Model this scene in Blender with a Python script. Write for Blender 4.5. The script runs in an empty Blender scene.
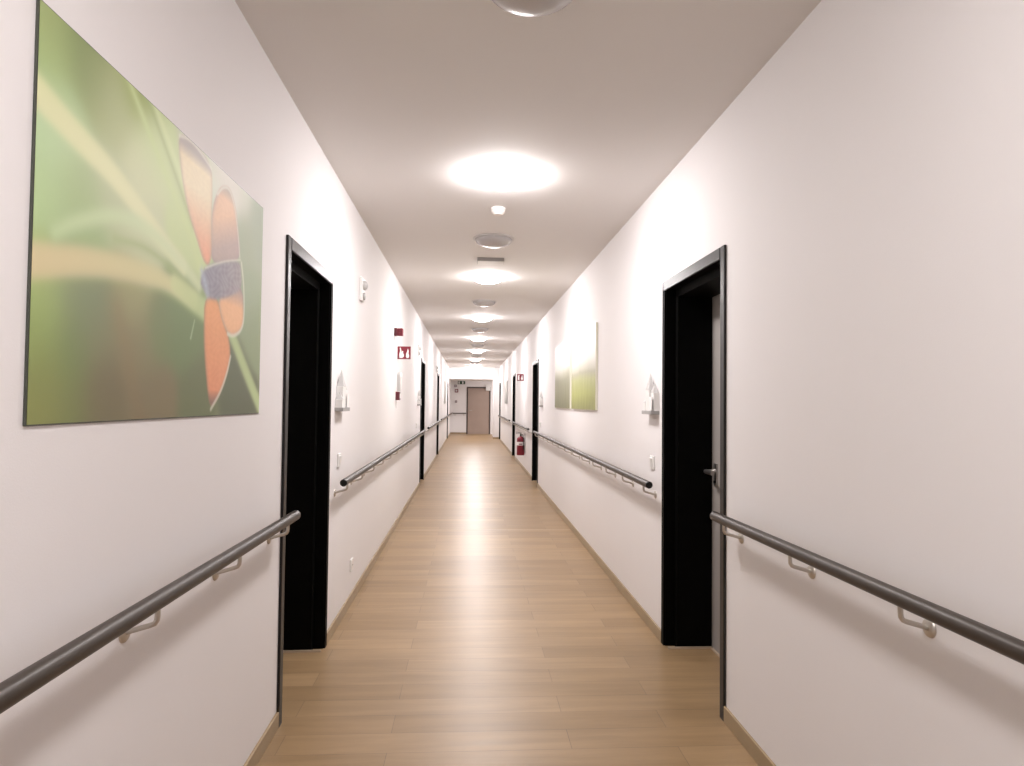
import bpy, bmesh, math, random
import numpy as np
from mathutils import Vector, Matrix

S = bpy.context.scene
COL = S.collection
random.seed(4)

# ------------------------------------------------------------------ camera
YAW, PITCH, ROLL, FPX = 0.0644, 0.0292, 0.0106, 662.0
fwd = Vector((math.sin(YAW) * math.cos(PITCH), math.cos(YAW) * math.cos(PITCH), math.sin(PITCH)))
rt0 = Vector((math.cos(YAW), -math.sin(YAW), 0))
up0 = rt0.cross(fwd)
rt = rt0 * math.cos(ROLL) + up0 * math.sin(ROLL)
up = up0 * math.cos(ROLL) - rt0 * math.sin(ROLL)
cam = bpy.data.cameras.new('camera')
cam.sensor_width = 36.0
cam.lens = FPX / 1024 * 36
cam.clip_start = 0.02
camo = bpy.data.objects.new('camera', cam)
COL.objects.link(camo)
m = Matrix((rt, up, -fwd)).transposed().to_4x4()
m.translation = Vector((0, 0, 1.4))
camo.matrix_world = m
S.camera = camo

# ------------------------------------------------------------------ world, exposure
w = bpy.data.worlds.new('world')
S.world = w
w.use_nodes = True
w.node_tree.nodes['Background'].inputs[0].default_value = (1, 0.95, 0.92, 1)
w.node_tree.nodes['Background'].inputs[1].default_value = 0.02
S.view_settings.view_transform = 'Standard'
S.view_settings.look = 'None'
S.view_settings.gamma = 1
S.view_settings.use_curve_mapping = False
S.view_settings.exposure = 0.0
LAMP = 136.0            # emission strength of a lit ceiling lamp
LAMP_COLOUR = (1.0, 0.95, 0.95)

# ------------------------------------------------------------------ dimensions
XL, XR, H = -0.805, 1.151, 2.744
YP = 25.3                              # front of the pier
Y0, YH, YE = -3.0, 26.2, 29.0          # back wall, soffit, end wall
LH = 2.31                              # soffit height
TW = 0.30                              # wall thickness
XA = 3.2                               # side wall of the unseen lobby added behind the pier
XP = 0.94                              # face of the narrow right pier
DOORS = {                              # outer casing extents along the corridor
    'L': [(2.925, 3.885), (11.04, 12.0), (16.68, 17.64), (24.4, 25.36)],
    'R': [(2.90, 3.86), (10.93, 11.9), (16.45, 17.41), (24.1, 25.06)],
}
DTOP = 2.122
CAS = 0.055                            # casing width
NICHE = {'L': 0.24, 'R': 0.258}


# ------------------------------------------------------------------ materials
def mat(name, col, rough=0.5, metal=0.0, spec=0.5, noise=0.0, nscale=8.0, bump=0.0, bscale=120.0, coat=0.0):
    M = bpy.data.materials.new(name)
    M.use_nodes = True
    nt = M.node_tree
    b = nt.nodes['Principled BSDF']
    b.inputs['Roughness'].default_value = rough
    b.inputs['Metallic'].default_value = metal
    b.inputs['Specular IOR Level'].default_value = spec
    b.inputs['Coat Weight'].default_value = coat
    tc = nt.nodes.new('ShaderNodeTexCoord')
    n = nt.nodes.new('ShaderNodeTexNoise')
    n.inputs['Scale'].default_value = nscale
    n.inputs['Detail'].default_value = 4
    nt.links.new(tc.outputs['Object'], n.inputs['Vector'])
    mx = nt.nodes.new('ShaderNodeMix')
    mx.data_type = 'RGBA'
    mx.inputs[6].default_value = tuple(c * (1 - noise) for c in col) + (1,)
    mx.inputs[7].default_value = tuple(min(1, c * (1 + noise)) for c in col) + (1,)
    nt.links.new(n.outputs['Fac'], mx.inputs[0])
    nt.links.new(mx.outputs[2], b.inputs['Base Color'])
    if bump:
        n2 = nt.nodes.new('ShaderNodeTexNoise')
        n2.inputs['Scale'].default_value = bscale
        n2.inputs['Detail'].default_value = 3
        nt.links.new(tc.outputs['Object'], n2.inputs['Vector'])
        bp = nt.nodes.new('ShaderNodeBump')
        bp.inputs['Strength'].default_value = bump
        bp.inputs['Distance'].default_value = 0.002
        nt.links.new(n2.outputs['Fac'], bp.inputs['Height'])
        nt.links.new(bp.outputs['Normal'], b.inputs['Normal'])
    return M


def floor_mat():
    M = bpy.data.materials.new('wood_look_tile')
    M.use_nodes = True
    nt = M.node_tree
    N, Lk = nt.nodes, nt.links
    b = N['Principled BSDF']
    tc = N.new('ShaderNodeTexCoord')
    mp = N.new('ShaderNodeMapping')
    mp.inputs['Location'].default_value = (0.31, -0.14 + 0.16 * 40, 0)
    Lk.new(tc.outputs['Object'], mp.inputs['Vector'])

    def brick(c1, c2, mortar):
        br = N.new('ShaderNodeTexBrick')
        br.offset = 0.37
        br.offset_frequency = 2
        br.squash = 1.0
        br.inputs['Scale'].default_value = 1.0
        br.inputs['Brick Width'].default_value = 1.18
        br.inputs['Row Height'].default_value = 0.16
        br.inputs['Mortar Size'].default_value = 0.0016
        br.inputs['Mortar Smooth'].default_value = 0.2
        br.inputs['Bias'].default_value = 0.0
        br.inputs['Color1'].default_value = c1
        br.inputs['Color2'].default_value = c2
        br.inputs['Mortar'].default_value = mortar
        Lk.new(mp.outputs['Vector'], br.inputs['Vector'])
        return br
    br = brick((0.300, 0.196, 0.100, 1), (0.380, 0.254, 0.136, 1), (0.21, 0.135, 0.072, 1))
    mp2 = N.new('ShaderNodeMapping')
    mp2.inputs['Scale'].default_value = (1.1, 11, 1)
    Lk.new(tc.outputs['Object'], mp2.inputs['Vector'])
    g = N.new('ShaderNodeTexNoise')
    g.inputs['Scale'].default_value = 1.3
    g.inputs['Detail'].default_value = 6
    g.inputs['Roughness'].default_value = 0.62
    g.inputs['Distortion'].default_value = 0.4
    Lk.new(mp2.outputs['Vector'], g.inputs['Vector'])
    rp = N.new('ShaderNodeValToRGB')
    rp.color_ramp.elements[0].position = 0.32
    rp.color_ramp.elements[0].color = (0.79, 0.78, 0.76, 1)
    rp.color_ramp.elements[1].position = 0.68
    rp.color_ramp.elements[1].color = (1.06, 1.06, 1.06, 1)
    Lk.new(g.outputs['Fac'], rp.inputs['Fac'])
    mul = N.new('ShaderNodeMix')
    mul.data_type = 'RGBA'
    mul.blend_type = 'MULTIPLY'
    mul.inputs[0].default_value = 1.0
    Lk.new(br.outputs['Color'], mul.inputs[6])
    Lk.new(rp.outputs['Color'], mul.inputs[7])
    Lk.new(mul.outputs[2], b.inputs['Base Color'])
    b.inputs['Roughness'].default_value = 0.30
    b.inputs['Specular IOR Level'].default_value = 0.5
    mr = N.new('ShaderNodeMapRange')
    mr.inputs['To Min'].default_value = 0.31
    mr.inputs['To Max'].default_value = 0.42
    Lk.new(g.outputs['Fac'], mr.inputs['Value'])
    Lk.new(mr.outputs['Result'], b.inputs['Roughness'])
    inv = N.new('ShaderNodeMath')
    inv.operation = 'SUBTRACT'
    inv.inputs[0].default_value = 1.0
    Lk.new(br.outputs['Fac'], inv.inputs[1])
    bp = N.new('ShaderNodeBump')
    bp.inputs['Strength'].default_value = 0.35
    bp.inputs['Distance'].default_value = 0.002
    Lk.new(inv.outputs['Value'], bp.inputs['Height'])
    Lk.new(bp.outputs['Normal'], b.inputs['Normal'])
    return M


def attr_mat(name, rough, spec=0.5):
    M = bpy.data.materials.new(name)
    M.use_nodes = True
    nt = M.node_tree
    b = nt.nodes['Principled BSDF']
    a = nt.nodes.new('ShaderNodeVertexColor')
    a.layer_name = 'print'
    nt.links.new(a.outputs['Color'], b.inputs['Base Color'])
    b.inputs['Roughness'].default_value = rough
    b.inputs['Specular IOR Level'].default_value = spec
    return M


def emit_mat(name, col, strength):
    M = bpy.data.materials.new(name)
    M.use_nodes = True
    b = M.node_tree.nodes['Principled BSDF']
    b.inputs['Base Color'].default_value = (0.9, 0.9, 0.9, 1)
    b.inputs['Emission Color'].default_value = tuple(col) + (1,)
    b.inputs['Emission Strength'].default_value = strength
    return M


MW = mat('white_wall_paint', (0.80, 0.777, 0.776), 0.72, noise=0.01, nscale=3, bump=0.12, bscale=260)
MC = mat('ceiling_paint', (0.78, 0.755, 0.735), 0.85, noise=0.01, nscale=2, bump=0.08, bscale=200)
MF = floor_mat()
MB = mat('baseboard_tile', (0.34, 0.250, 0.145), 0.4, noise=0.12, nscale=9)
MBLK = mat('anthracite_lacquer', (0.007, 0.006, 0.006), 0.36, spec=0.36, noise=0.05, nscale=5)
MREV = mat('black_reveal_laminate', (0.0015, 0.0015, 0.0013), 0.6, spec=0.06, noise=0.05, nscale=5)
MLEAF = mat('door_leaf_laminate', (0.36, 0.335, 0.315), 0.45, noise=0.05, nscale=6)
MENDLEAF = mat('taupe_door_laminate', (0.36, 0.275, 0.23), 0.5, noise=0.06, nscale=4)
MENDFR = mat('dark_brown_frame', (0.055, 0.035, 0.028), 0.45, noise=0.05)
MSTEEL = mat('brushed_steel', (0.50, 0.48, 0.46), 0.32, metal=1.0, noise=0.04, nscale=30)
MRAIL = mat('brown_grey_rail_steel', (0.046, 0.035, 0.027), 0.42, metal=0.2, noise=0.06, nscale=40)
MCAP = mat('black_plastic', (0.012, 0.012, 0.012), 0.45, noise=0.03)
MBRK = mat('satin_nickel', (0.56, 0.52, 0.47), 0.38, metal=0.8, noise=0.04, nscale=30)
MPLA = mat('white_plastic', (0.80, 0.79, 0.77), 0.4, noise=0.01)
MPLB = mat('warm_white_plastic', (0.82, 0.78, 0.74), 0.35, noise=0.01)
MGRY = mat('grey_plastic', (0.36, 0.35, 0.34), 0.5, noise=0.03)
MLGRY = mat('light_grey_plastic', (0.52, 0.51, 0.50), 0.5, noise=0.03)
MRED = mat('fire_red', (0.20, 0.009, 0.024), 0.4, noise=0.04)
MDRED = mat('dark_red', (0.11, 0.010, 0.020), 0.4, noise=0.04)
MSIGNW = mat('sign_white', (0.85, 0.83, 0.82), 0.5)
MGRN = mat('dark_green_sign', (0.02, 0.06, 0.035), 0.5, noise=0.04)
MOPAL = mat('opal_diffuser', (0.47, 0.45, 0.45), 0.22, noise=0.01)
MRING = mat('white_lamp_ring', (0.62, 0.60, 0.59), 0.35, noise=0.01)
MLIT = emit_mat('lit_diffuser', LAMP_COLOUR, LAMP)
MEDGE = mat('panel_edge', (0.07, 0.075, 0.06), 0.4, noise=0.04)
MCREAM = mat('cream_panel_edge', (0.80, 0.79, 0.66), 0.5, noise=0.02)


# ------------------------------------------------------------------ mesh helpers
def B():
    return bmesh.new()


def box(bm, x0, x1, y0, y1, z0, z1, bev=0.0):
    r = bmesh.ops.create_cube(bm, size=1.0)
    vs = r['verts']
    for v in vs:
        v.co = Vector((x0 + (v.co.x + .5) * (x1 - x0), y0 + (v.co.y + .5) * (y1 - y0), z0 + (v.co.z + .5) * (z1 - z0)))
    if bev:
        es = list({e for v in vs for e in v.link_edges})
        bmesh.ops.bevel(bm, geom=es, offset=bev, segments=2, affect='EDGES', profile=0.5)
    return bm


def tube(bm, pts, r, seg=14, caps=True):
    """sweep a circle along a polyline"""
    pts = [Vector(p) for p in pts]
    rings = []
    prev = None
    for i, p in enumerate(pts):
        if i == 0:
            t = pts[1] - p
        elif i == len(pts) - 1:
            t = p - pts[i - 1]
        else:
            t = (pts[i + 1] - p).normalized() + (p - pts[i - 1]).normalized()
        t.normalize()
        if prev is None:
            a = Vector((0, 0, 1)) if abs(t.z) < 0.9 else Vector((1, 0, 0))
        else:
            a = prev
        u = (a - t * a.dot(t)).normalized()
        prev = u
        v = t.cross(u)
        rr = r[i] if isinstance(r, (list, tuple)) else r
        rings.append([bm.verts.new(p + (u * math.cos(k * 2 * math.pi / seg) + v * math.sin(k * 2 * math.pi / seg)) * rr) for k in range(seg)])
    for a, b in zip(rings, rings[1:]):
        for k in range(seg):
            bm.faces.new((a[k], a[(k + 1) % seg], b[(k + 1) % seg], b[k]))
    if caps:
        bm.faces.new(list(reversed(rings[0])))
        bm.faces.new(rings[-1])
    return bm


def lathe(bm, prof, seg=40, axis='Z', loc=(0, 0, 0)):
    """prof: (radius, height) list turned around an axis"""
    loc = Vector(loc)

    def pt(r, h, a):
        c, s = r * math.cos(a), r * math.sin(a)
        if axis == 'Z':
            return loc + Vector((c, s, h))
        if axis == 'X':
            return loc + Vector((h, c, s))
        return loc + Vector((c, h, s))
    rings = []
    for r, h in prof:
        if r < 1e-6:
            rings.append([bm.verts.new(pt(0, h, 0))])
        else:
            rings.append([bm.verts.new(pt(r, h, 2 * math.pi * k / seg)) for k in range(seg)])
    for a, b in zip(rings, rings[1:]):
        for k in range(seg):
            k2 = (k + 1) % seg
            if len(a) == 1 and len(b) == 1:
                continue
            if len(a) == 1:
                bm.faces.new((a[0], b[k2], b[k]))
            elif len(b) == 1:
                bm.faces.new((a[k], a[k2], b[0]))
            else:
                bm.faces.new((a[k], a[k2], b[k2], b[k]))
    return bm


def prism(bm, poly, d0, d1, plane='YZ'):
    """extrude a polygon; plane YZ -> extruded along X, XZ -> extruded along Y"""
    def P(a, b, d):
        return (d, a, b) if plane == 'YZ' else (a, d, b)
    v0 = [bm.verts.new(P(a, b, d0)) for a, b in poly]
    v1 = [bm.verts.new(P(a, b, d1)) for a, b in poly]
    n = len(poly)
    bm.faces.new(v0)
    bm.faces.new(list(reversed(v1)))
    for i in range(n):
        bm.faces.new((v0[i], v1[i], v1[(i + 1) % n], v0[(i + 1) % n]))
    return bm


def obj(name, bm, material, parent=None, smooth=False, loc=None):
    bmesh.ops.recalc_face_normals(bm, faces=bm.faces)
    me = bpy.data.meshes.new(name)
    bm.to_mesh(me)
    bm.free()
    me.materials.append(material)
    if smooth:
        try:
            me.shade_smooth()
            me.set_sharp_from_angle(angle=math.radians(40))
        except Exception:
            pass
    o = bpy.data.objects.new(name, me)
    COL.objects.link(o)
    if parent is not None:
        o.parent = parent
    if loc is not None:
        o.location = loc
    return o


def struct(name, bm, material, label=None):
    o = obj(name, bm, material)
    o['kind'] = 'structure'
    if label:
        o['label'] = label
    return o


def tag(o, label, cat, group=None):
    o['label'] = label
    o['category'] = cat
    if group:
        o['group'] = group
    return o


def thing(name, label, cat, loc=(0, 0, 0), rotz=0.0, group=None):
    o = bpy.data.objects.new(name, None)
    o.empty_display_size = 0.1
    COL.objects.link(o)
    o.location = loc
    o.rotation_euler = (0, 0, rotz)
    return tag(o, label, cat, group)


def copy_tree(o, parent=None):
    c = o.copy()
    COL.objects.link(c)
    c.parent = parent
    for ch in [x for x in bpy.data.objects if x.parent == o]:
        copy_tree(ch, c)
    return c


def dup(root, loc, label, rotz=None, group=None):
    c = copy_tree(root)
    c.location = loc
    if rotz is not None:
        c.rotation_euler = (0, 0, rotz)
    c['label'] = label
    if group:
        c['group'] = group
    return c


# ------------------------------------------------------------------ shell
def side_wall(name, side, label):
    """solid wall with door openings cut out of it"""
    s = -1 if side == 'L' else 1
    xf = XL if side == 'L' else XR
    a, b = sorted((xf, xf + s * TW))
    bm = B()
    y = Y0
    for y0, y1 in DOORS[side]:
        box(bm, a, b, y, y0 + 0.03, 0, H)
        box(bm, a, b, y0 + 0.03, y1 - 0.03, DTOP - 0.03, H)
        y = y1 - 0.03
    box(bm, a, b, y, YE + 0.2 if side == 'L' else YP, 0, H)
    return struct(name, bm, MW, label)


side_wall('wall_left', 'L', 'white painted left corridor wall')
side_wall('wall_right', 'R', 'white painted right corridor wall')
struct('floor', box(box(B(), XL - TW, XR + TW, Y0 - 0.2, YE + 0.2, -0.1, 0), XR + TW, XA + 0.2, YH, YE + 0.2, -0.1, 0), MF, 'beige wood-look tile floor of the corridor')
struct('ceiling', box(B(), XL - TW, XR + TW, Y0 - 0.2, YE + 0.2, H, H + 0.1), MC, 'white corridor ceiling')
struct('wall_back', box(B(), XL, XR, Y0 - 0.2, Y0, 0, H), MW, 'white wall behind the viewpoint')
bm = B()                                                  # end wall with the opening of its door
DX0, DX1, DZ = -0.11, 0.935, 2.06
box(bm, XL, DX0, YE, YE + 0.2, 0, H)
box(bm, DX0, DX1, YE, YE + 0.2, DZ, H)
box(bm, DX1, XA, YE, YE + 0.2, 0, H)
struct('wall_end', bm, MW, 'far white wall closing the corridor')
struct('wall_pier', box(box(B(), XP, XR + TW, YP, YH, 0, H), XP, XA, YH, YH + 0.25, 0, H), MW, 'narrow white pier at the far right end of the corridor')
struct('wall_added_lobby', box(B(), XA, XA + 0.2, YH, YE + 0.2, 0, H), MW, 'white side wall of the unseen lobby added behind the pier')  # lobby added out of view to hold a lamp for the far end
struct('trim_1', box(box(B(), XL, XP, YH, YE, LH, H), XP, XA, YH + 0.25, YE, LH, H), MW, 'white lowered soffit at the far end of the corridor')


def board(bm, x0, x1, y0, y1):
    box(bm, x0, x1, y0, y1, 0, 0.068, 0.002)


for side, s, xf in (('L', 1, XL), ('R', -1, XR)):
    bm = B()
    y = Y0
    stops = DOORS[side] + [((YE if side == 'L' else YP), 0)]
    for y0, y1 in stops:
        a, b = sorted((xf, xf + s * 0.012))
        board(bm, a, b, y, y0)
        y = y1
    struct('baseboard_left' if side == 'L' else 'baseboard_right', bm, MB, 'wood-look tile skirting of the %s wall' % ('left' if side == 'L' else 'right'))
bm = B()
board(bm, XL + 0.012, DX0, YE - 0.012, YE)
struct('baseboard_end', bm, MB, 'skirting of the far end wall')
bm = B()
board(bm, XP, XR - 0.012, YP - 0.012, YP)
board(bm, XP - 0.012, XP, YP - 0.012, YH + 0.25)
struct('baseboard_pier', bm, MB, 'skirting of the far right pier')


# ------------------------------------------------------------------ doors of the corridor
def lever_handle(parent, xface, y, dirx, diry):
    """plate + neck + lever on a leaf; dirx points into the corridor"""
    h = obj('handle_plate', box(B(), -0.004, 0.004, -0.02, 0.02, -0.085, 0.045, 0.002), MSTEEL, parent, loc=(xface + dirx * 0.004, y, 1.02))
    l = B()
    tube(l, [(0, 0, 0), (dirx * 0.05, 0, 0), (dirx * 0.062, diry * 0.012, 0), (dirx * 0.064, diry * 0.12, 0)], [0.011, 0.011, 0.013, 0.012], 12)
    obj('handle', l, MSTEEL, h, smooth=True)
    k = B()
    lathe(k, [(0, 0.014), (0.008, 0.014), (0.009, 0)], 16, 'X', (0, 0, -0.06))
    if dirx < 0:
        for v in k.verts:
            v.co.x = -v.co.x
    obj('lock_cylinder', k, MCAP, h, smooth=True)


def corridor_door(n, side, y0, y1, label):
    ND = NICHE[side]
    s = 1 if side == 'R' else -1                     # away from the corridor
    xf = XR if side == 'R' else XL
    root = bpy.data.objects.new('door_%d' % n, None)
    COL.objects.link(root)
    root.location = (xf, y0, 0)
    root['kind'] = 'structure'
    root['label'] = label
    W = y1 - y0

    def xb(bm, d0, d1, a, b, z0, z1, bev=0.0):       # d: depth away from the corridor
        p, q = sorted((s * d0, s * d1))
        return box(bm, p, q, a, b, z0, z1, bev)
    c = B()                                          # casing standing 12 mm proud of the wall
    xb(c, -0.012, 0.0, 0, CAS - 0.008, -0.01, DTOP, 0.003)
    xb(c, -0.012, 0.0, CAS, W - 0.02, DTOP - CAS, DTOP, 0.003)
    obj('casing', c, MBLK, root)
    c = B()
    xb(c, -0.010, 0.0, W - 0.045, W, 0, DTOP - 0.004)
    obj('jamb_trim', c, MREV, root)
    r = B()                                          # reveal lining, stepped towards the leaf
    e = 0.03
    for d0, d1, t in ((0.0, 0.055, CAS - 0.004), (0.055, ND, CAS + 0.042)):
        xb(r, d0, d1, e, t, 0, DTOP - e)
        xb(r, d0, d1, W - t, W - e, 0, DTOP - e)
        xb(r, d0, d1, t, W - t, DTOP - t, DTOP - e)
    obj('reveal', r, MREV, root)
    th = B()
    xb(th, 0.0, ND, W - CAS - 0.050, W - CAS - 0.042, 0, 0.012)
    xb(th, ND - 0.008, ND, CAS + 0.042, W - CAS - 0.042, 0, 0.010)
    obj('threshold_strip', th, MTHR, root)
    lf = B()
    xb(lf, ND, ND + 0.045, e, W - e, 0.004, DTOP - e)
    leaf = obj('door_leaf', lf, MLEAF, root)
    lever_handle(leaf, s * ND, (W - 0.165 if side == 'R' else 0.19), -s, -1 if side == 'R' else 1)
    hy = CAS + 0.05 if side == 'R' else W - CAS - 0.05
    for z in (0.25, 1.0, 1.85):
        hg = B()
        tube(hg, [(s * (ND - 0.008), hy, z - 0.05), (s * (ND - 0.008), hy, z + 0.05)], 0.008, 10)
        obj('hinge', hg, MSTEEL, leaf, smooth=True)
    return root


struct('trim_2', box(B(), XL + 0.012, XR - 0.012, 7.29, 7.30, 0, 0.0012), mat('light_joint', (0.62, 0.50, 0.38), 0.5), 'thin light joint across the tile floor')
MTHR = mat('pale_sealant', (0.50, 0.40, 0.30), 0.5)
names = {
    'L': ['dark recessed door nearest on the left wall', 'dark recessed door second along the left wall', 'dark recessed door third along the left wall', 'dark recessed door farthest on the left wall'],
    'R': ['dark recessed door nearest on the right wall with a steel handle', 'dark recessed door second along the right wall', 'dark recessed door third along the right wall beside the extinguisher', 'dark recessed door farthest on the right wall'],
}
n = 1
for side in 'LR':
    for (y0, y1), lb in zip(DOORS[side], names[side]):
        corridor_door(n, side, y0, y1, lb)
        n += 1

# door in the end wall
root = bpy.data.objects.new('door_%d' % n, None)
COL.objects.link(root)
root.location = (DX0, YE, 0)
root['kind'] = 'structure'
root['label'] = 'taupe door in a dark frame in the far end wall'
W = DX1 - DX0
f = B()
box(f, 0, 0.06, -0.02, 0.05, 0, DZ, 0.003)
box(f, W - 0.06, W, -0.02, 0.05, 0, DZ, 0.003)
box(f, 0.06, W - 0.06, -0.02, 0.05, DZ - 0.06, DZ, 0.003)
obj('door_frame', f, MENDFR, root)
lf = obj('door_leaf', box(B(), 0.06, W - 0.06, 0.005, 0.05, 0.004, DZ - 0.06), MENDLEAF, root)
hp = B()
tube(hp, [(0.13, 0.005, 1.03), (0.13, -0.045, 1.03), (0.145, -0.055, 1.03), (0.25, -0.055, 1.03)], 0.01, 10)
obj('handle', hp, MSTEEL, lf, smooth=True)


# ------------------------------------------------------------------ ceiling lamps
def ceiling_lamp(lit):
    root = thing('ceiling_lamp', '', 'ceiling lamp')
    ring = B()
    lathe(ring, [(0.0, 0.0), (0.170, 0.0), (0.172, -0.003), (0.170, -0.007), (0.160, -0.009), (0.0, -0.009)], 56)
    obj('lamp_ring', ring, MRING, root, smooth=True)
    d = B()
    r0 = 0.150
    pr = [(0.171, -0.0075), (0.160, -0.011), (r0, -0.015)] if lit else [(0.151, -0.008), (r0, -0.014)]
    for i in range(1, 13):
        a = i / 12 * math.pi / 2
        pr.append((r0 * math.cos(a) ** 0.75 if i < 12 else 0.0, -0.014 - 0.052 * math.sin(a)))
    lathe(d, pr, 56)
    obj('diffuser', d, MLIT if lit else MOPAL, root, smooth=True)
    return root


LY = 3.65
LX = 0.185
lit0 = ceiling_lamp(True)
dark0 = ceiling_lamp(False)
litw = ['nearest lit', 'second lit', 'third lit', 'fourth lit', 'fifth lit', 'sixth lit', 'seventh lit', 'last lit']
drkw = ['the nearest, cut by the top edge of the picture', 'second dark one from the viewer', 'third dark one from the viewer', 'fourth dark one from the viewer', 'fifth dark one from the viewer', 'sixth dark one from the viewer', 'the farthest dark one from the viewer']
LITY = [3.88, 7.08, 10.47, 13.88, 17.29, 20.7, 24.0, 25.5]
DRKY = [2.06, 5.40, 8.80, 12.10, 15.58, 18.99, 22.4]
for k in range(8):
    lo = lit0 if k == 0 else copy_tree(lit0)
    lo.location = (LX, LITY[k], H)
    tag(lo, 'glowing round ceiling lamp, %s one along the corridor' % litw[k], 'ceiling lamp', 'round ceiling lamps')
    if k == 7:
        break
    do = dark0 if k == 0 else copy_tree(dark0)
    do.location = (LX, DRKY[k], H)
    tag(do, 'unlit grey round ceiling lamp, %s' % drkw[k], 'ceiling lamp', 'round ceiling lamps')

lo = copy_tree(lit0)  # unseen lamp added to brighten the corridor near the viewer
lo.location = (LX, 0.30, H)
dimmer = [c for c in bpy.data.objects if c.parent == lo and c.name.startswith('diffuser')][0]
dimmer.data = dimmer.data.copy()
dimmer.data.materials[0] = emit_mat('lit_diffuser_weaker', LAMP_COLOUR, LAMP * 0.85)
tag(lo, 'added unseen round ceiling lamp above the viewer, outside the top of the picture', 'ceiling lamp', 'round ceiling lamps')

lo = copy_tree(lit0)  # hidden lamp added to light the far end from the side
lo.location = (1.95, 27.75, LH)
tag(lo, 'added unseen round ceiling lamp in the added side lobby hidden behind the far right pier', 'ceiling lamp', 'round ceiling lamps')

t = thing('smoke_detector', 'small white round smoke detector between the nearest lit and second unlit ceiling lamps', 'smoke detector', (LX, 4.55, H))
bm = B()
lathe(bm, [(0, 0), (0.050, 0), (0.052, -0.012), (0.048, -0.018), (0, -0.018)], 36)
obj('base', bm, MPLB, t, smooth=True)
bm = B()
lathe(bm, [(0.046, -0.018), (0.047, -0.030), (0.036, -0.040), (0.030, -0.048), (0.0, -0.050)], 36)
obj('sensor_head', bm, MPLB, t, smooth=True)

t = thing('emergency_luminaire', 'flat white rectangular box on the ceiling just before the second lit lamp', 'emergency light', (LX, 6.2, H))
obj('housing', box(B(), -0.125, 0.125, -0.08, 0.08, -0.032, 0, 0.003), MGRY, t)  # grey colour stands in for shade on the white box's front
obj('lens', box(B(), -0.122, 0.122, -0.077, 0.077, -0.037, -0.032, 0.001), MPLA, t)


# ------------------------------------------------------------------ handrails
RO = 0.076


def handrail(side, y0, y1, z0, z1, by, label, caps=(True, True)):
    s = 1 if side == 'L' else -1
    xf = XL if side == 'L' else XR
    root = thing('handrail', label, 'handrail', (xf, y0, 0), group='corridor handrails')
    L = y1 - y0
    zz = lambda y: z0 + (z1 - z0) * (y - y0) / L
    x = s * RO
    tb = B()
    tube(tb, [(x, 0.008 if caps[0] else 0, z0), (x, L - (0.008 if caps[1] else 0), z1)], 0.021, 28)
    obj('rail', tb, MRAIL, root, smooth=True)
    for i, (yy, zc, sg) in enumerate(((0, z0, -1), (L, z1, 1))):
        if not caps[i]:
            continue
        c = B()
        tube(c, [(x, yy - sg * 0.008, zc), (x, yy - sg * 0.003, zc), (x, yy, zc)], [0.0212, 0.0212, 0.018], 28)
        obj('end_cap', c, MCAP, root, smooth=True)
    for y in by:
        zc = zz(y)
        br = B()
        e = zc - 0.052
        pts = [(s * 0.004, 0, e - 0.022), (x - s * 0.016, 0, e - 0.006), (x - s * 0.006, 0, e - 0.002), (x - s * 0.001, 0, e + 0.006), (x, 0, e + 0.016), (x, 0, zc - 0.018)]
        tube(br, pts, 0.0065, 12)
        b = obj('bracket', br, MBRK, root, smooth=True, loc=(0, y - y0, 0))
        r = B()
        lathe(r, [(0, 0.007), (0.019, 0.007), (0.023, 0.004), (0.024, 0), (0, 0)], 28, 'X')
        if s < 0:
            for v in r.verts:
                v.co.x = -v.co.x
        obj('rosette', r, MBRK, b, smooth=True, loc=(0, 0, e - 0.022))
    return root


def spaced(a, b, step=0.567):
    k = max(2, int(round((b - a) / step)) + 1)
    return [a + (b - a) * i / (k - 1) for i in range(k)]


handrail('L', 0.2, 2.885, 0.935, 0.911, [0.47, 1.03, 1.632, 2.195, 2.762], 'brown-grey round handrail nearest on the left wall below the butterfly picture')
handrail('L', 3.95, 10.95, 0.917, 0.917, spaced(4.08, 10.8), 'long brown-grey handrail on the left wall between the nearest and second left doors')
handrail('L', 12.1, 16.6, 0.917, 0.917, spaced(12.25, 16.45), 'brown-grey handrail on the left wall between the second and third left doors')
handrail('L', 17.75, 24.3, 0.917, 0.917, spaced(17.9, 24.15), 'brown-grey handrail on the left wall between the third and farthest left doors')
handrail('L', 25.45, 28.9, 0.917, 0.917, spaced(25.6, 28.6), 'brown-grey handrail on the left wall beyond the farthest left door')
handrail('R', 0.2, 2.845, 0.936, 0.913, [0.46, 1.02, 1.593, 2.16, 2.735], 'brown-grey round handrail nearest on the right wall in the foreground')
handrail('R', 3.89, 10.88, 0.917, 0.917, spaced(4.02, 10.7), 'long brown-grey handrail on the right wall below the two meadow pictures')
handrail('R', 11.95, 16.38, 0.917, 0.917, spaced(12.1, 16.2), 'brown-grey handrail on the right wall above the fire extinguisher')
handrail('R', 17.5, 24.0, 0.917, 0.917, spaced(17.65, 23.85), 'brown-grey handrail on the right wall between the third and farthest right doors')
# rail across the end wall
t = thing('handrail', 'short brown-grey handrail across the far end wall left of the taupe door', 'handrail', (XL + 0.1, YE, 0), group='corridor handrails')
tb = B()
tube(tb, [(0.0, -RO, 0.9), (0.58, -RO, 0.9)], 0.021, 24)
obj('rail', tb, MRAIL, t, smooth=True)
for xx in (0.1, 0.48):
    br = B()
    tube(br, [(xx, -0.004, 0.826), (xx, -RO + 0.012, 0.842), (xx, -RO, 0.856), (xx, -RO, 0.882)], 0.0065, 10)
    b = obj('bracket', br, MBRK, t, smooth=True)
    r = B()
    lathe(r, [(0, -0.007), (0.022, -0.006), (0.024, 0), (0, 0)], 20, 'Y', (xx, 0, 0.826))
    obj('rosette', r, MBRK, b, smooth=True)


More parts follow.
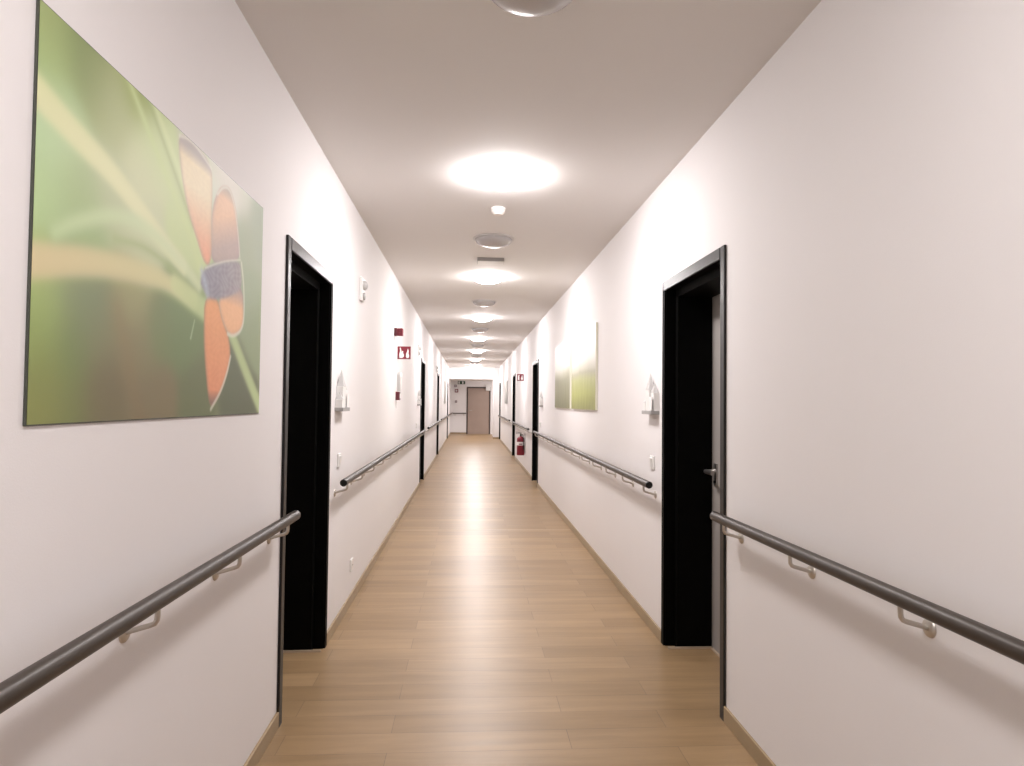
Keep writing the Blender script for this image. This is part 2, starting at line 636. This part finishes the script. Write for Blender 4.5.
# ------------------------------------------------------------------ pictures
def srgb(c):
    c = np.asarray(c, float) / 255.0
    return np.where(c <= 0.04045, c / 12.92, ((c + 0.055) / 1.055) ** 2.4)


def printed_panel(name, label, x, y0, y1, z0, z1, side, nu, nv, fn, edge, rough, thick=0.02):
    """board with a printed front; fn(u, v) -> linear rgb, u runs with +Y, v runs up"""
    s = 1 if side == 'L' else -1
    root = thing(name, label, 'picture', (x, y0, z0))
    W, Hh = y1 - y0, z1 - z0
    a, b = sorted((0.0, s * thick))
    obj('backing_board', box(B(), a, b, 0, W, 0, Hh, 0.0015), edge, root)
    us, vs = np.linspace(0, 1, nu), np.linspace(0, 1, nv)
    U, V = np.meshgrid(us, vs)
    rgb = fn(U, V).reshape(-1, 3)
    m_ = 0.003
    co = np.zeros((nu * nv, 3))
    co[:, 0] = s * (thick + 0.0008)
    co[:, 1] = (m_ + U * (W - 2 * m_)).ravel()
    co[:, 2] = (m_ + V * (Hh - 2 * m_)).ravel()
    idx = np.arange(nu * nv).reshape(nv, nu)
    q = np.stack([idx[:-1, :-1], idx[:-1, 1:], idx[1:, 1:], idx[1:, :-1]], -1).reshape(-1, 4)
    if s < 0:
        q = q[:, ::-1]
    me = bpy.data.meshes.new('print')
    me.from_pydata(co.tolist(), [], q.tolist())
    at = me.color_attributes.new('print', 'FLOAT_COLOR', 'POINT')
    at.data.foreach_set('color', np.c_[rgb, np.ones(len(rgb))].astype(np.float32).ravel())
    me.materials.append(attr_mat('printed_photo', rough))
    o = bpy.data.objects.new('print', me)
    COL.objects.link(o)
    o.parent = root
    return root


def seg_dist(U, V, pts, asp):
    best = np.full(U.shape, 9.0)
    par = np.zeros(U.shape)
    n_ = len(pts) - 1
    for i in range(n_):
        (ax, ay), (bx, by) = pts[i], pts[i + 1]
        ax, bx = ax * asp, bx * asp
        px, py = U * asp - ax, V - ay
        dx, dy = bx - ax, by - ay
        t_ = np.clip((px * dx + py * dy) / (dx * dx + dy * dy), 0, 1)
        d = np.hypot(px - t_ * dx, py - t_ * dy)
        k = d < best
        best = np.where(k, d, best)
        par = np.where(k, (i + t_) / n_, par)
    return best, par


def inside(U, V, poly):
    r = np.zeros(U.shape, bool)
    n_ = len(poly)
    for i in range(n_):
        (x0, y0), (x1, y1) = poly[i], poly[(i + 1) % n_]
        if y0 == y1:
            continue
        c = ((y0 > V) != (y1 > V)) & (U < (x1 - x0) * (V - y0) / (y1 - y0) + x0)
        r ^= c
    return r


def smooth_poly(p, it=2):
    for _ in range(it):
        q = []
        for i in range(len(p)):
            a, b = p[i], p[(i + 1) % len(p)]
            q += [(0.75 * a[0] + .25 * b[0], .75 * a[1] + .25 * b[1]), (.25 * a[0] + .75 * b[0], .25 * a[1] + .75 * b[1])]
        p = q
    return p


def smooth_line(p, it=3):
    for _ in range(it):
        q = [p[0]]
        for a, b in zip(p, p[1:]):
            q += [(0.75 * a[0] + .25 * b[0], .75 * a[1] + .25 * b[1]), (.25 * a[0] + .75 * b[0], .25 * a[1] + .75 * b[1])]
        p = q + [p[-1]]
    return p


FIELD = [(0.004, 0.991, 150, 155, 105), (0.016, 0.954, 160, 172, 110), (0.017, 0.894, 160, 178, 118), (0.1, 0.969, 120, 135, 82), (0.128, 0.939, 140, 148, 95), (0.172, 0.92, 165, 168, 120), (0.204, 0.887, 175, 180, 130), (0.268, 0.996, 150, 160, 90), (0.056, 0.764, 178, 195, 145), (0.023, 0.715, 180, 200, 155), (0.027, 0.571, 170, 190, 135), (0.111, 0.59, 165, 178, 128), (0.113, 0.525, 150, 170, 115), (0.196, 0.634, 180, 185, 145), (0.293, 0.779, 200, 200, 160), (0.329, 0.865, 195, 205, 150), (0.3, 0.563, 195, 198, 160), (0.022, 0.338, 165, 180, 110), (0.025, 0.23, 140, 155, 85), (0.029, 0.11, 130, 135, 70), (0.031, 0.025, 135, 135, 75), (0.093, 0.346, 125, 135, 95), (0.147, 0.307, 120, 130, 95), (0.097, 0.191, 112, 125, 75), (0.102, 0.036, 115, 120, 70), (0.178, 0.23, 125, 120, 85), (0.198, 0.091, 112, 98, 70), (0.185, 0.02, 115, 105, 75), (0.271, 0.367, 150, 145, 100), (0.293, 0.217, 130, 120, 85), (0.317, 0.032, 122, 110, 82), (0.388, 0.297, 115, 125, 80), (0.396, 0.063, 125, 110, 80), (0.479, 0.278, 110, 125, 80), (0.537, 0.064, 105, 110, 75), (0.475, 0.384, 110, 130, 80), (0.812, 0.154, 95, 100, 75), (0.853, 0.043, 95, 98, 75), (0.874, 0.525, 150, 160, 130), (0.92, 0.395, 140, 150, 115), (0.863, 0.798, 160, 166, 140), (0.93, 0.90, 158, 164, 142), (0.98, 0.95, 150, 158, 136), (0.76, 1.0, 214, 203, 194), (0.68, 1.0, 212, 202, 192), (0.64, 0.93, 206, 202, 186), (0.84, 0.98, 200, 196, 182), (0.72, 0.98, 214, 203, 194), (0.555, 1.052, 195, 195, 170), (0.491, 0.642, 195, 205, 150), (0.537, 0.812, 195, 202, 150)]
WING_A = [(0.446, 0.975), (0.484, 0.997), (0.535, 0.995), (0.61, 0.969), (0.618, 0.894), (0.618, 0.735), (0.623, 0.61), (0.594, 0.584), (0.547, 0.666), (0.503, 0.739), (0.47, 0.831), (0.453, 0.911)]
WING_B = [(0.628, 0.799), (0.655, 0.886), (0.692, 0.935), (0.739, 0.947), (0.777, 0.88), (0.803, 0.772), (0.813, 0.687), (0.729, 0.648), (0.641, 0.608), (0.621, 0.657)]
BODY = [(0.589, 0.574), (0.70, 0.63), (0.814, 0.678), (0.831, 0.626), (0.834, 0.55), (0.728, 0.487), (0.622, 0.451), (0.587, 0.48), (0.564, 0.504)]
WING_C = [(0.676, 0.481), (0.833, 0.581), (0.854, 0.428), (0.84, 0.38), (0.782, 0.343), (0.74, 0.349), (0.698, 0.404)]
WING_D = [(0.599, 0.455), (0.671, 0.465), (0.712, 0.378), (0.756, 0.3), (0.759, 0.215), (0.709, 0.106), (0.661, 0.049), (0.637, 0.049), (0.607, 0.22), (0.598, 0.336)]


def butterfly(U, V):
    asp = 1.325 / 0.78
    num = np.zeros(U.shape + (3,))
    den = np.zeros(U.shape)
    for u, v, r, g, b in FIELD:
        wt = np.exp(-(((U - u) * asp) ** 2 + (V - v) ** 2) / (2 * 0.065 ** 2)) + 1e-5 / (0.02 + ((U - u) * asp) ** 2 + (V - v) ** 2)
        num += wt[..., None] * np.array((r, g, b))
        den += wt
    C = num / den[..., None]

    def blend(a, col):
        nonlocal C
        a = np.clip(a, 0, 1)[..., None]
        C = C * (1 - a) + np.asarray(col, float) * a

    def stroke(pts, w0, w1, c0, c1, soft, op=1.0):
        d, p = seg_dist(U, V, smooth_line(pts), asp)
        wd = w0 + (w1 - w0) * p
        a = op / (1 + np.exp((d - wd) / soft))
        col = np.asarray(c0, float) * (1 - p[..., None]) + np.asarray(c1, float) * p[..., None]
        blend(a, col)
    stroke([(0.224, 0.32), (0.27, 0.154), (0.325, -0.03)], 0.03, 0.04, (140, 122, 84), (128, 104, 76), 0.02, 0.7)
    stroke([(0.223, 1.03), (0.308, 0.916), (0.393, 0.805), (0.516, 0.653), (0.591, 0.509)], 0.010, 0.022, (192, 204, 142), (200, 208, 152), 0.007, 0.9)
    stroke([(0.29, 1.03), (0.40, 0.88), (0.52, 0.70)], 0.006, 0.010, (150, 162, 98), (160, 172, 112), 0.007, 0.7)
    stroke([(0.325, 1.02), (0.435, 0.882), (0.54, 0.719)], 0.010, 0.018, (206, 212, 160), (208, 214, 168), 0.007, 0.9)
    stroke([(-0.02, 0.790), (0.094, 0.739), (0.194, 0.705), (0.298, 0.64), (0.40, 0.575), (0.48, 0.53)], 0.044, 0.026, (214, 209, 164), (218, 214, 174), 0.007, 1.0)
    stroke([(-0.02, 0.375), (0.129, 0.427), (0.258, 0.452), (0.39, 0.461), (0.537, 0.43)], 0.045, 0.030, (208, 184, 144), (206, 204, 152), 0.008, 1.0)
    stroke([(0.211, 0.520), (0.305, 0.540), (0.406, 0.518), (0.505, 0.464)], 0.012, 0.010, (164, 174, 122), (158, 170, 112), 0.007, 0.85)
    stroke([(0.05, 0.47), (0.101, 0.520), (0.207, 0.590), (0.303, 0.606), (0.417, 0.570), (0.56, 0.49)], 0.018, 0.026, (184, 200, 152), (208, 212, 174), 0.008, 0.9)
    stroke([(0.44, 0.46), (0.52, 0.43), (0.62, 0.40)], 0.03, 0.05, (200, 204, 150), (184, 198, 140), 0.007, 0.95)
    stroke([(0.70, 0.41), (0.78, 0.33), (0.846, 0.237), (1.03, 0.0)], 0.030, 0.040, (176, 190, 135), (190, 200, 150), 0.007, 0.95)
    stroke([(0.542, 0.355), (0.524, 0.285)], 0.002, 0.004, (190, 205, 175), (195, 210, 180), 0.002, 0.7)
    nz = 0.5 + 0.5 * np.sin(U * 151 + 3 * np.sin(V * 57)) * np.sin(V * 133 + 2 * np.sin(U * 71))

    def ramp(t_, a, b):
        t_ = np.clip(t_, 0, 1)[..., None]
        return np.asarray(a, float) * (1 - t_) + np.asarray(b, float) * t_

    def lay(a, col):
        nonlocal C
        a = np.clip(a, 0, 1)[..., None]
        C = C * (1 - a) + col * a
    for poly, a, b, t_, edge, ew in (
            (WING_D, (234, 160, 106), (228, 148, 114), (0.45 - V) / 0.4, (130, 100, 82), 0.009),
            (WING_C, (156, 136, 142), (236, 178, 134), (0.565 - V) / 0.10, (150, 122, 112), 0.011),
            (WING_B, (186, 160, 154), (230, 184, 152), (V - 0.65 - 0.10 * (U - 0.63) / 0.18) / 0.13, (150, 132, 128), 0.014),
            (WING_A, (234, 164, 132), (234, 212, 180), (V - 0.62) / 0.22, (160, 138, 122), 0.009)):
        p = smooth_poly(poly)
        ins = inside(U, V, p)
        d, _ = seg_dist(U, V, p + [p[0]], asp)
        sd = np.where(ins, d, -d) + 0.009
        m_ = 1 / (1 + np.exp(-sd / 0.002))
        lay(m_, ramp(t_, a, b) - 6 * nz[..., None])
        blend(m_ * np.exp(-np.clip(sd, 0, 1) / ew) * 0.6, edge)
        if poly is WING_A:
            blend(m_ * np.clip((V - 0.925) / 0.045, 0, 1) * 0.85, (160, 146, 146))
        if poly is WING_B:
            blend(m_ * np.clip((V - 0.89) / 0.05, 0, 1) * 0.7, (165, 150, 140))
        if poly is WING_D:
            blend(m_ * np.clip((0.10 - V) / 0.05, 0, 1) * 0.8, (120, 96, 90))
    p = smooth_poly(BODY)
    ins = inside(U, V, p)
    d, _ = seg_dist(U, V, p + [p[0]], asp)
    sd = np.where(ins, d, -d)
    m_ = 1 / (1 + np.exp(-sd / 0.004))
    lay(m_ * 0.92, ramp((U - 0.58) / 0.25, (140, 134, 156), (166, 150, 156)) - 22 * nz[..., None])
    d, _ = seg_dist(U, V, [(0.575, 0.545), (0.60, 0.50), (0.61, 0.47)], asp)
    blend(np.exp(-(d / 0.022) ** 2) * (0.4 + 0.4 * nz), (176, 180, 196))
    for pts, w_ in (([(0.445, 0.980), (0.483, 0.998), (0.535, 0.998), (0.615, 0.965)], 0.006), ([(0.655, 0.886), (0.692, 0.939), (0.738, 0.951), (0.777, 0.88), (0.803, 0.772), (0.815, 0.692)], 0.006),
                    ([(0.595, 0.568), (0.703, 0.634), (0.821, 0.681)], 0.004), ([(0.829, 0.67), (0.85, 0.586), (0.861, 0.439), (0.841, 0.37), (0.783, 0.335), (0.741, 0.339)], 0.008),
                    ([(0.765, 0.246), (0.747, 0.184), (0.709, 0.10), (0.645, 0.024)], 0.008)):
        d, _ = seg_dist(U, V, smooth_line(pts), asp)
        blend(0.75 / (1 + np.exp((d - w_) / 0.002)), (222, 214, 202))
    C = np.clip(C * np.array((0.965, 1.0, 0.985)) - 3, 0, 255)
    return np.clip(srgb(C) * 1.12 + 0.012, 0, 0.9)


printed_panel('picture_panel', 'large glossy print of an orange butterfly on green grass blades, on the left wall', XL, 1.252, 2.585, 1.347, 2.138, 'L', 420, 250, butterfly, MEDGE, 0.55, 0.005)


def fbm(U, V, sx, sy, seed):
    rs = np.random.RandomState(seed)
    o = np.zeros(U.shape)
    for k in range(24):
        fx, fy = rs.uniform(0.4, 1) * sx * 2 ** (k % 4), rs.uniform(0.3, 1) * sy * 2 ** (k % 3)
        o += np.sin(U * fx + V * fy * rs.choice([-1, 1]) + rs.uniform(0, 6.28)) / (1 + k % 4)
    return o / 6


def meadow(stops, seed):
    def fn(U, V):
        n1 = fbm(U, V, 5, 4, seed)
        n2 = fbm(U, V, 60, 6, seed + 1)
        n3 = fbm(U, V, 26, 2, seed + 2)
        vv = V + 0.025 * n1 + 0.015 * n3
        xs = [s_[0] for s_ in stops]
        C = np.stack([np.interp(vv, xs, [s_[1][k] for s_ in stops]) for k in range(3)], -1)
        g = np.clip((0.5 - V) / 0.2, 0, 1)
        C = C + (9 * n2 * g + 5 * n1)[..., None]
        return srgb(np.clip(C, 0, 246))
    return fn


printed_panel('picture_panel', 'print of a misty green meadow on the right wall, nearer of two side by side', XR, 5.88, 7.27, 1.335, 2.128, 'R', 120, 120,
              meadow([(0, (140, 142, 78)), (0.2, (166, 172, 92)), (0.38, (172, 176, 116)), (0.46, (160, 158, 130)), (0.50, (182, 180, 160)), (0.62, (214, 212, 202)), (0.8, (238, 238, 226)), (1, (244, 243, 232))], 3), MCREAM, 0.4, 0.02)
printed_panel('picture_panel', 'greyer print of a misty meadow on the right wall, farther of two side by side', XR, 7.40, 8.70, 1.335, 2.128, 'R', 120, 120,
              meadow([(0, (128, 128, 92)), (0.2, (142, 142, 108)), (0.44, (150, 150, 120)), (0.52, (176, 176, 150)), (0.62, (218, 217, 206)), (0.8, (240, 240, 226)), (1, (244, 243, 232))], 8), MCREAM, 0.4, 0.02)
printed_panel('picture_panel', 'pale grey narrow print far along the left wall beyond the third left door', XL, 21.0, 22.4, 1.34, 2.05, 'L', 40, 60,
              meadow([(0, (150, 150, 140)), (0.4, (165, 165, 158)), (1, (190, 190, 182))], 11), MLGRY, 0.45, 0.02)
printed_panel('picture_panel', 'pale grey print far along the right wall beyond the third right door', XR, 19.7, 21.1, 1.36, 2.05, 'R', 40, 60,
              meadow([(0, (128, 128, 122)), (0.2, (160, 160, 156)), (1, (196, 196, 190))], 14), MLGRY, 0.45, 0.02)


# ------------------------------------------------------------------ small things on the walls
# every wall thing is built for the LEFT wall (x grows into the corridor); a right-wall one is mirrored by turning it round
def place(root, side, y, z):
    root.location = (XL if side == 'L' else XR, y, z)
    root.rotation_euler = (0, 0, 0 if side == 'L' else math.pi)


def village_sign(label):
    root = thing('house_sign', label, 'door sign', group='house-shaped door signs')
    obj('shelf', box(B(), 0, 0.052, -0.125, 0.095, -0.022, 0.0, 0.002), MGRY, root)
    for nm, yc, w_, hh, rf, d in (('house', -0.035, 0.09, 0.13, 0.105, 0.040), ('house', 0.055, 0.075, 0.11, 0.06, 0.034), ('house', -0.095, 0.05, 0.05, 0.045, 0.044)):
        b = B()
        box(b, 0.002, d, yc - w_ / 2, yc + w_ / 2, 0.0, hh, 0.001)
        h = obj(nm, b, MPLA, root)
        r = B()
        apex = r.verts.new((d / 2, yc, hh + rf))
        q = [r.verts.new(p_) for p_ in ((0.002, yc - w_ / 2 * 0.8, hh), (d + 0.002, yc - w_ / 2 * 0.8, hh), (d + 0.002, yc + w_ / 2 * 0.8, hh), (0.002, yc + w_ / 2 * 0.8, hh))]
        r.faces.new(q)
        for i in range(4):
            r.faces.new((q[i], q[(i + 1) % 4], apex))
        obj('roof', r, MLGRY, h)
    obj('name_plate', box(B(), 0.044, 0.047, 0.022, 0.09, 0.002, 0.085, 0.001), MSIGNW, root)
    return root


hs = village_sign('white house-shaped door sign with grey roofs beyond the nearest left door')
place(hs, 'L', 4.16, 1.357)
for side, y, lb in (('R', 4.04, 'white house-shaped door sign with grey roofs beyond the nearest right door'),
                    ('L', 10.5, 'tiny white house-shaped door sign just before the second left door'),
                    ('R', 10.35, 'tiny white house-shaped door sign just before the second right door')):
    place(dup(hs, (0, 0, 0), lb), side, y, 1.357)


def call_lamp(label):
    root = thing('call_lamp', label, 'call lamp', group='room call lamps')
    obj('housing', box(B(), 0, 0.022, -0.06, 0.06, -0.085, 0.085, 0.004), MPLA, root)
    b = B()
    lathe(b, [(0.034, 0.022), (0.034, 0.034), (0.026, 0.046), (0.012, 0.052), (0, 0.053)], 24, 'X', (0, 0, 0.03))
    obj('lens', b, MLGRY, root, smooth=True)
    b = B()
    lathe(b, [(0.03, 0.022), (0.026, 0.034), (0.0, 0.04)], 24, 'X', (0, 0, -0.05))
    obj('speaker', b, MGRY, root, smooth=True)
    return root


cl = call_lamp('white call lamp box high on the left wall beyond the nearest left door')
place(cl, 'L', 4.90, 2.215)
for side, y, z, lb in (('L', 10.36, 2.195, 'grey call lamp high on the left wall just before the second left door'),
                       ('L', 16.2, 2.19, 'tiny call lamp high on the left wall just before the third left door')):
    place(dup(cl, (0, 0, 0), lb), side, y, z)


def rocker_switch(label):
    root = thing('light_switch', label, 'light switch', group='white light switches')
    obj('plate', box(B(), 0, 0.011, -0.041, 0.041, -0.041, 0.041, 0.003), MPLA, root)
    b = B()
    prism(b, [(0.011, -0.027), (0.013, -0.027), (0.020, 0.027), (0.011, 0.027)], -0.027, 0.027, 'XZ')
    obj('rocker', b, MPLA, root)
    return root


sw = rocker_switch('white light switch on the left wall above the handrail end beyond the nearest left door')
place(sw, 'L', 4.18, 1.03)
for side, y, z, lb in (('R', 4.08, 1.035, 'white light switch on the right wall above the handrail end beyond the nearest right door'),
                       ('L', 10.2, 1.03, 'small white light switch just before the second left door'),
                       ('R', 10.6, 1.05, 'small white light switch just before the second right door'),
                       ('L', 14.7, 1.72, 'small white wall switch plate high between second and third left doors, lower of two'),
                       ('L', 14.6, 1.90, 'small white wall switch plate high between second and third left doors, upper of two')):
    place(dup(sw, (0, 0, 0), lb), side, y, z)


def wall_socket(label):
    root = thing('wall_socket', label, 'socket', group='wall sockets')
    obj('plate', box(B(), 0, 0.011, -0.041, 0.041, -0.041, 0.041, 0.003), MPLA, root)
    b = B()
    lathe(b, [(0.031, 0.011), (0.030, 0.0135), (0.021, 0.013), (0.019, 0.0115), (0, 0.0112)], 28, 'X')
    i_ = obj('socket_well', b, MPLB, root, smooth=True)
    for yy in (-0.0095, 0.0095):
        b = B()
        lathe(b, [(0.0028, 0.0112), (0.0028, 0.0128), (0, 0.0128)], 10, 'X', (0, yy, 0))
        obj('hole', b, MCAP, i_)
    return root


sk = wall_socket('white wall socket low on the left wall beyond the nearest left door')
place(sk, 'L', 4.69, 0.262)
place(dup(sk, (0, 0, 0), 'tiny wall socket low on the left wall between second and third left doors'), 'L', 14.7, 0.42)

# red sounder
t = thing('fire_alarm_sounder', 'small red square fire alarm sounder on the left wall, topmost red thing', 'alarm', (XL, 7.13, 2.137))
obj('base', box(B(), 0, 0.03, -0.05, 0.05, -0.042, 0.042, 0.004), MDRED, t)
obj('horn', box(B(), 0.03, 0.092, -0.042, 0.042, -0.04, 0.04, 0.008), MRED, t)
for zz in (-0.02, 0.0, 0.02):
    obj('grille_slot', box(B(), 0.04, 0.082, -0.0445, -0.0415, zz - 0.004, zz + 0.004), MDRED, t)


# projecting fire sign: two panels meeting in a V, pictograms in raised white
def flag_sign(label, name, side, y, zc, wd, ht, pict):
    s = 1 if side == 'L' else -1
    root = thing(name, label, 'safety sign', (XL if side == 'L' else XR, y, zc))
    obj('panel', box(B(), *sorted((0.0, s * wd)), -0.003, 0.003, -ht / 2, ht / 2, 0.001), MRED, root)
    obj('wall_flange', box(B(), *sorted((0.0, s * 0.004)), -0.003, 0.03, -ht / 2, ht / 2), MRED, root)
    for nm, poly in pict:
        b = B()
        prism(b, [(s * wd * (u if s > 0 else 1 - u), (v - 0.5) * ht) for u, v in poly], -0.0046, -0.003, 'XZ')
        obj(nm, b, MSIGNW, root)
    return root


circ = lambda cx, cy, r, k=14, sy=1.0: [(cx + r * math.cos(2 * math.pi * i / k), cy + sy * r * math.sin(2 * math.pi * i / k)) for i in range(k)]
hand = [(0.14, 0.12), (0.34, 0.08), (0.48, 0.18), (0.50, 0.34), (0.42, 0.50), (0.44, 0.62), (0.36, 0.66), (0.31, 0.52), (0.30, 0.66), (0.24, 0.90), (0.17, 0.90), (0.20, 0.62), (0.14, 0.40)]
flame = [(0.70, 0.08), (0.86, 0.10), (0.90, 0.28), (0.84, 0.46), (0.86, 0.64), (0.78, 0.84), (0.74, 0.62), (0.66, 0.44), (0.64, 0.22)]
flag_sign('red projecting fire alarm sign with white hand and flame on the left wall', 'fire_alarm_sign', 'L', 7.45, 1.941, 0.146, 0.142, [('hand_pictogram', hand), ('flame_pictogram', flame)])
bottle = [(0.12, 0.12), (0.34, 0.12), (0.34, 0.62), (0.28, 0.74), (0.40, 0.80), (0.38, 0.88), (0.16, 0.86), (0.18, 0.74), (0.12, 0.62)]
fl2 = [(0.60, 0.14), (0.82, 0.14), (0.88, 0.36), (0.80, 0.56), (0.82, 0.72), (0.74, 0.88), (0.68, 0.64), (0.60, 0.48), (0.56, 0.28)]
flag_sign('red projecting extinguisher sign with white pictograms on the right wall', 'fire_extinguisher_sign', 'R', 14.0, 1.93, 0.14, 0.147, [('extinguisher_pictogram', bottle), ('flame_pictogram', fl2)])

# manual call point and the slim white unit above it
t = thing('fire_call_point', 'small dark red manual call point on the left wall below the slim white unit', 'fire call point', (XL, 7.36, 1.457))
obj('housing', box(B(), 0, 0.045, -0.045, 0.045, -0.046, 0.046, 0.004), MDRED, t)
obj('glass_pane', box(B(), 0.045, 0.047, -0.028, 0.028, -0.026, 0.026, 0.001), MSIGNW, t)
b = B()
tube(b, [(0.008, -0.03, -0.046), (0.006, -0.03, -0.09), (0.008, -0.028, -0.135)], 0.0028, 8)
obj('key_cord', b, MLGRY, t)
t = thing('wall_unit', 'slim white wall unit with rounded top on the left wall above the red call point', 'wall unit', (XL, 7.50, 1.512))
pts = [(-0.045, 0.0), (0.045, 0.0), (0.045, 0.17)] + [(0.045 * math.cos(a), 0.17 + 0.045 * math.sin(a)) for a in [math.pi * i / 10 for i in range(1, 10)]] + [(-0.045, 0.17)]
b = B()
prism(b, pts, 0.0, 0.032, 'YZ')
obj('body', b, MLGRY, t)
b = B()
prism(b, [(y * 0.86, 0.008 + z * 0.93) for y, z in pts], 0.032, 0.046, 'YZ')
obj('cover', b, MPLA, t)
b = B()
lathe(b, [(0.022, 0.046), (0.02, 0.052), (0.0, 0.053)], 20, 'X', (0, 0, 0.165))
obj('button', b, MSIGNW, t, smooth=True)

# fire extinguisher hanging on the right wall
t = thing('fire_extinguisher', 'red fire extinguisher hanging on the right wall under the handrail', 'fire extinguisher', (XR - 0.095, 13.45, 0.33))
b = B()
lathe(b, [(0, 0.0), (0.07, 0.0), (0.078, 0.012), (0.078, 0.31), (0.070, 0.345), (0.045, 0.372), (0.022, 0.382), (0.022, 0.39), (0, 0.39)], 36)
cyl = obj('cylinder', b, MRED, t, smooth=True)
b = B()
lathe(b, [(0.0795, 0.20), (0.0795, 0.27)], 36)
# label covers only the front half of the bottle
for v in [v for v in b.verts if v.co.y > 0.005]:
    b.verts.remove(v)
obj('label_sticker', b, MSIGNW, cyl)
b = B()
for zz in (0.212, 0.228):
    box(b, -0.04, 0.03, -0.0815, -0.0805, zz, zz + 0.010)
obj('sticker_stripe', b, MDRED, cyl)
b = B()
tube(b, [(0, 0, 0.385), (0, 0, 0.43)], [0.018, 0.016], 16)
vl = obj('valve', b, MCAP, t, smooth=True)
b = B()
box(b, -0.10, 0.015, -0.012, 0.012, 0.435, 0.443, 0.002)
prism(b, [(-0.10, 0.462), (0.01, 0.445), (0.015, 0.453), (-0.10, 0.473)], -0.010, 0.010, 'XZ')
obj('handle', b, MCAP, vl)
b = B()
tube(b, [(0.015, -0.01, 0.41), (0.035, -0.05, 0.42), (0.045, -0.08, 0.38), (0.05, -0.088, 0.30), (0.052, -0.086, 0.18), (0.05, -0.084, 0.12)], [0.008] * 5 + [0.012], 12)
obj('hose', b, MCAP, t, smooth=True)
b = B()
box(b, 0.074, 0.095, -0.03, 0.03, 0.05, 0.44, 0.002)
box(b, -0.01, 0.095, -0.006, 0.006, 0.395, 0.407, 0.001)
obj('wall_bracket', b, MLGRY, t)

# ------------------------------------------------------------------ far end wall
t = thing('exit_sign', 'tiny dark exit sign with white pictogram hanging below the far soffit', 'exit sign', (-0.34, 28.7, LH))
obj('panel', box(B(), -0.16, 0.16, -0.012, 0.012, -0.15, -0.01, 0.002), MGRN, t)
b = B()
box(b, -0.125, -0.075, -0.0145, -0.0122, -0.13, -0.03)
box(b, 0.035, 0.085, -0.0145, -0.0122, -0.13, -0.03)
obj('pictogram', b, MSIGNW, t)
obj('mount', box(B(), -0.05, 0.05, -0.02, 0.02, -0.01, 0.0), MPLA, t)
for nm, lb, x, z, w_, h_, mm in (
        ('fire_alarm_sounder', 'tiny dark red sounder on the far end wall, topmost of three small boxes', -0.60, 2.09, 0.10, 0.10, MDRED),
        ('fire_sign', 'tiny reddish sign on the far end wall, middle of three small boxes', -0.555, 1.88, 0.15, 0.15, MRED),
        ('fire_call_point', 'tiny dark box on the far end wall, lowest of three above the handrail', -0.57, 1.41, 0.09, 0.09, MDRED)):
    t = thing(nm, lb, 'safety device', (x, YE, z))
    obj('housing', box(B(), -w_ / 2, w_ / 2, -0.035, 0, -h_ / 2, h_ / 2, 0.004), mm, t)
    obj('front_plate', box(B(), -w_ * 0.28, w_ * 0.28, -0.038, -0.035, -h_ * 0.28, h_ * 0.28, 0.001), MLGRY, t)
t = thing('door_closer', 'tiny white box at the top right corner of the far taupe door', 'door closer', (0.80, YE - 0.02, 2.02))
obj('housing', box(B(), -0.075, 0.125, -0.07, 0, -0.12, 0.17, 0.004), MPLA, t)
obj('cover', box(B(), -0.065, 0.115, -0.076, -0.07, -0.11, 0.16, 0.002), MPLA, t)
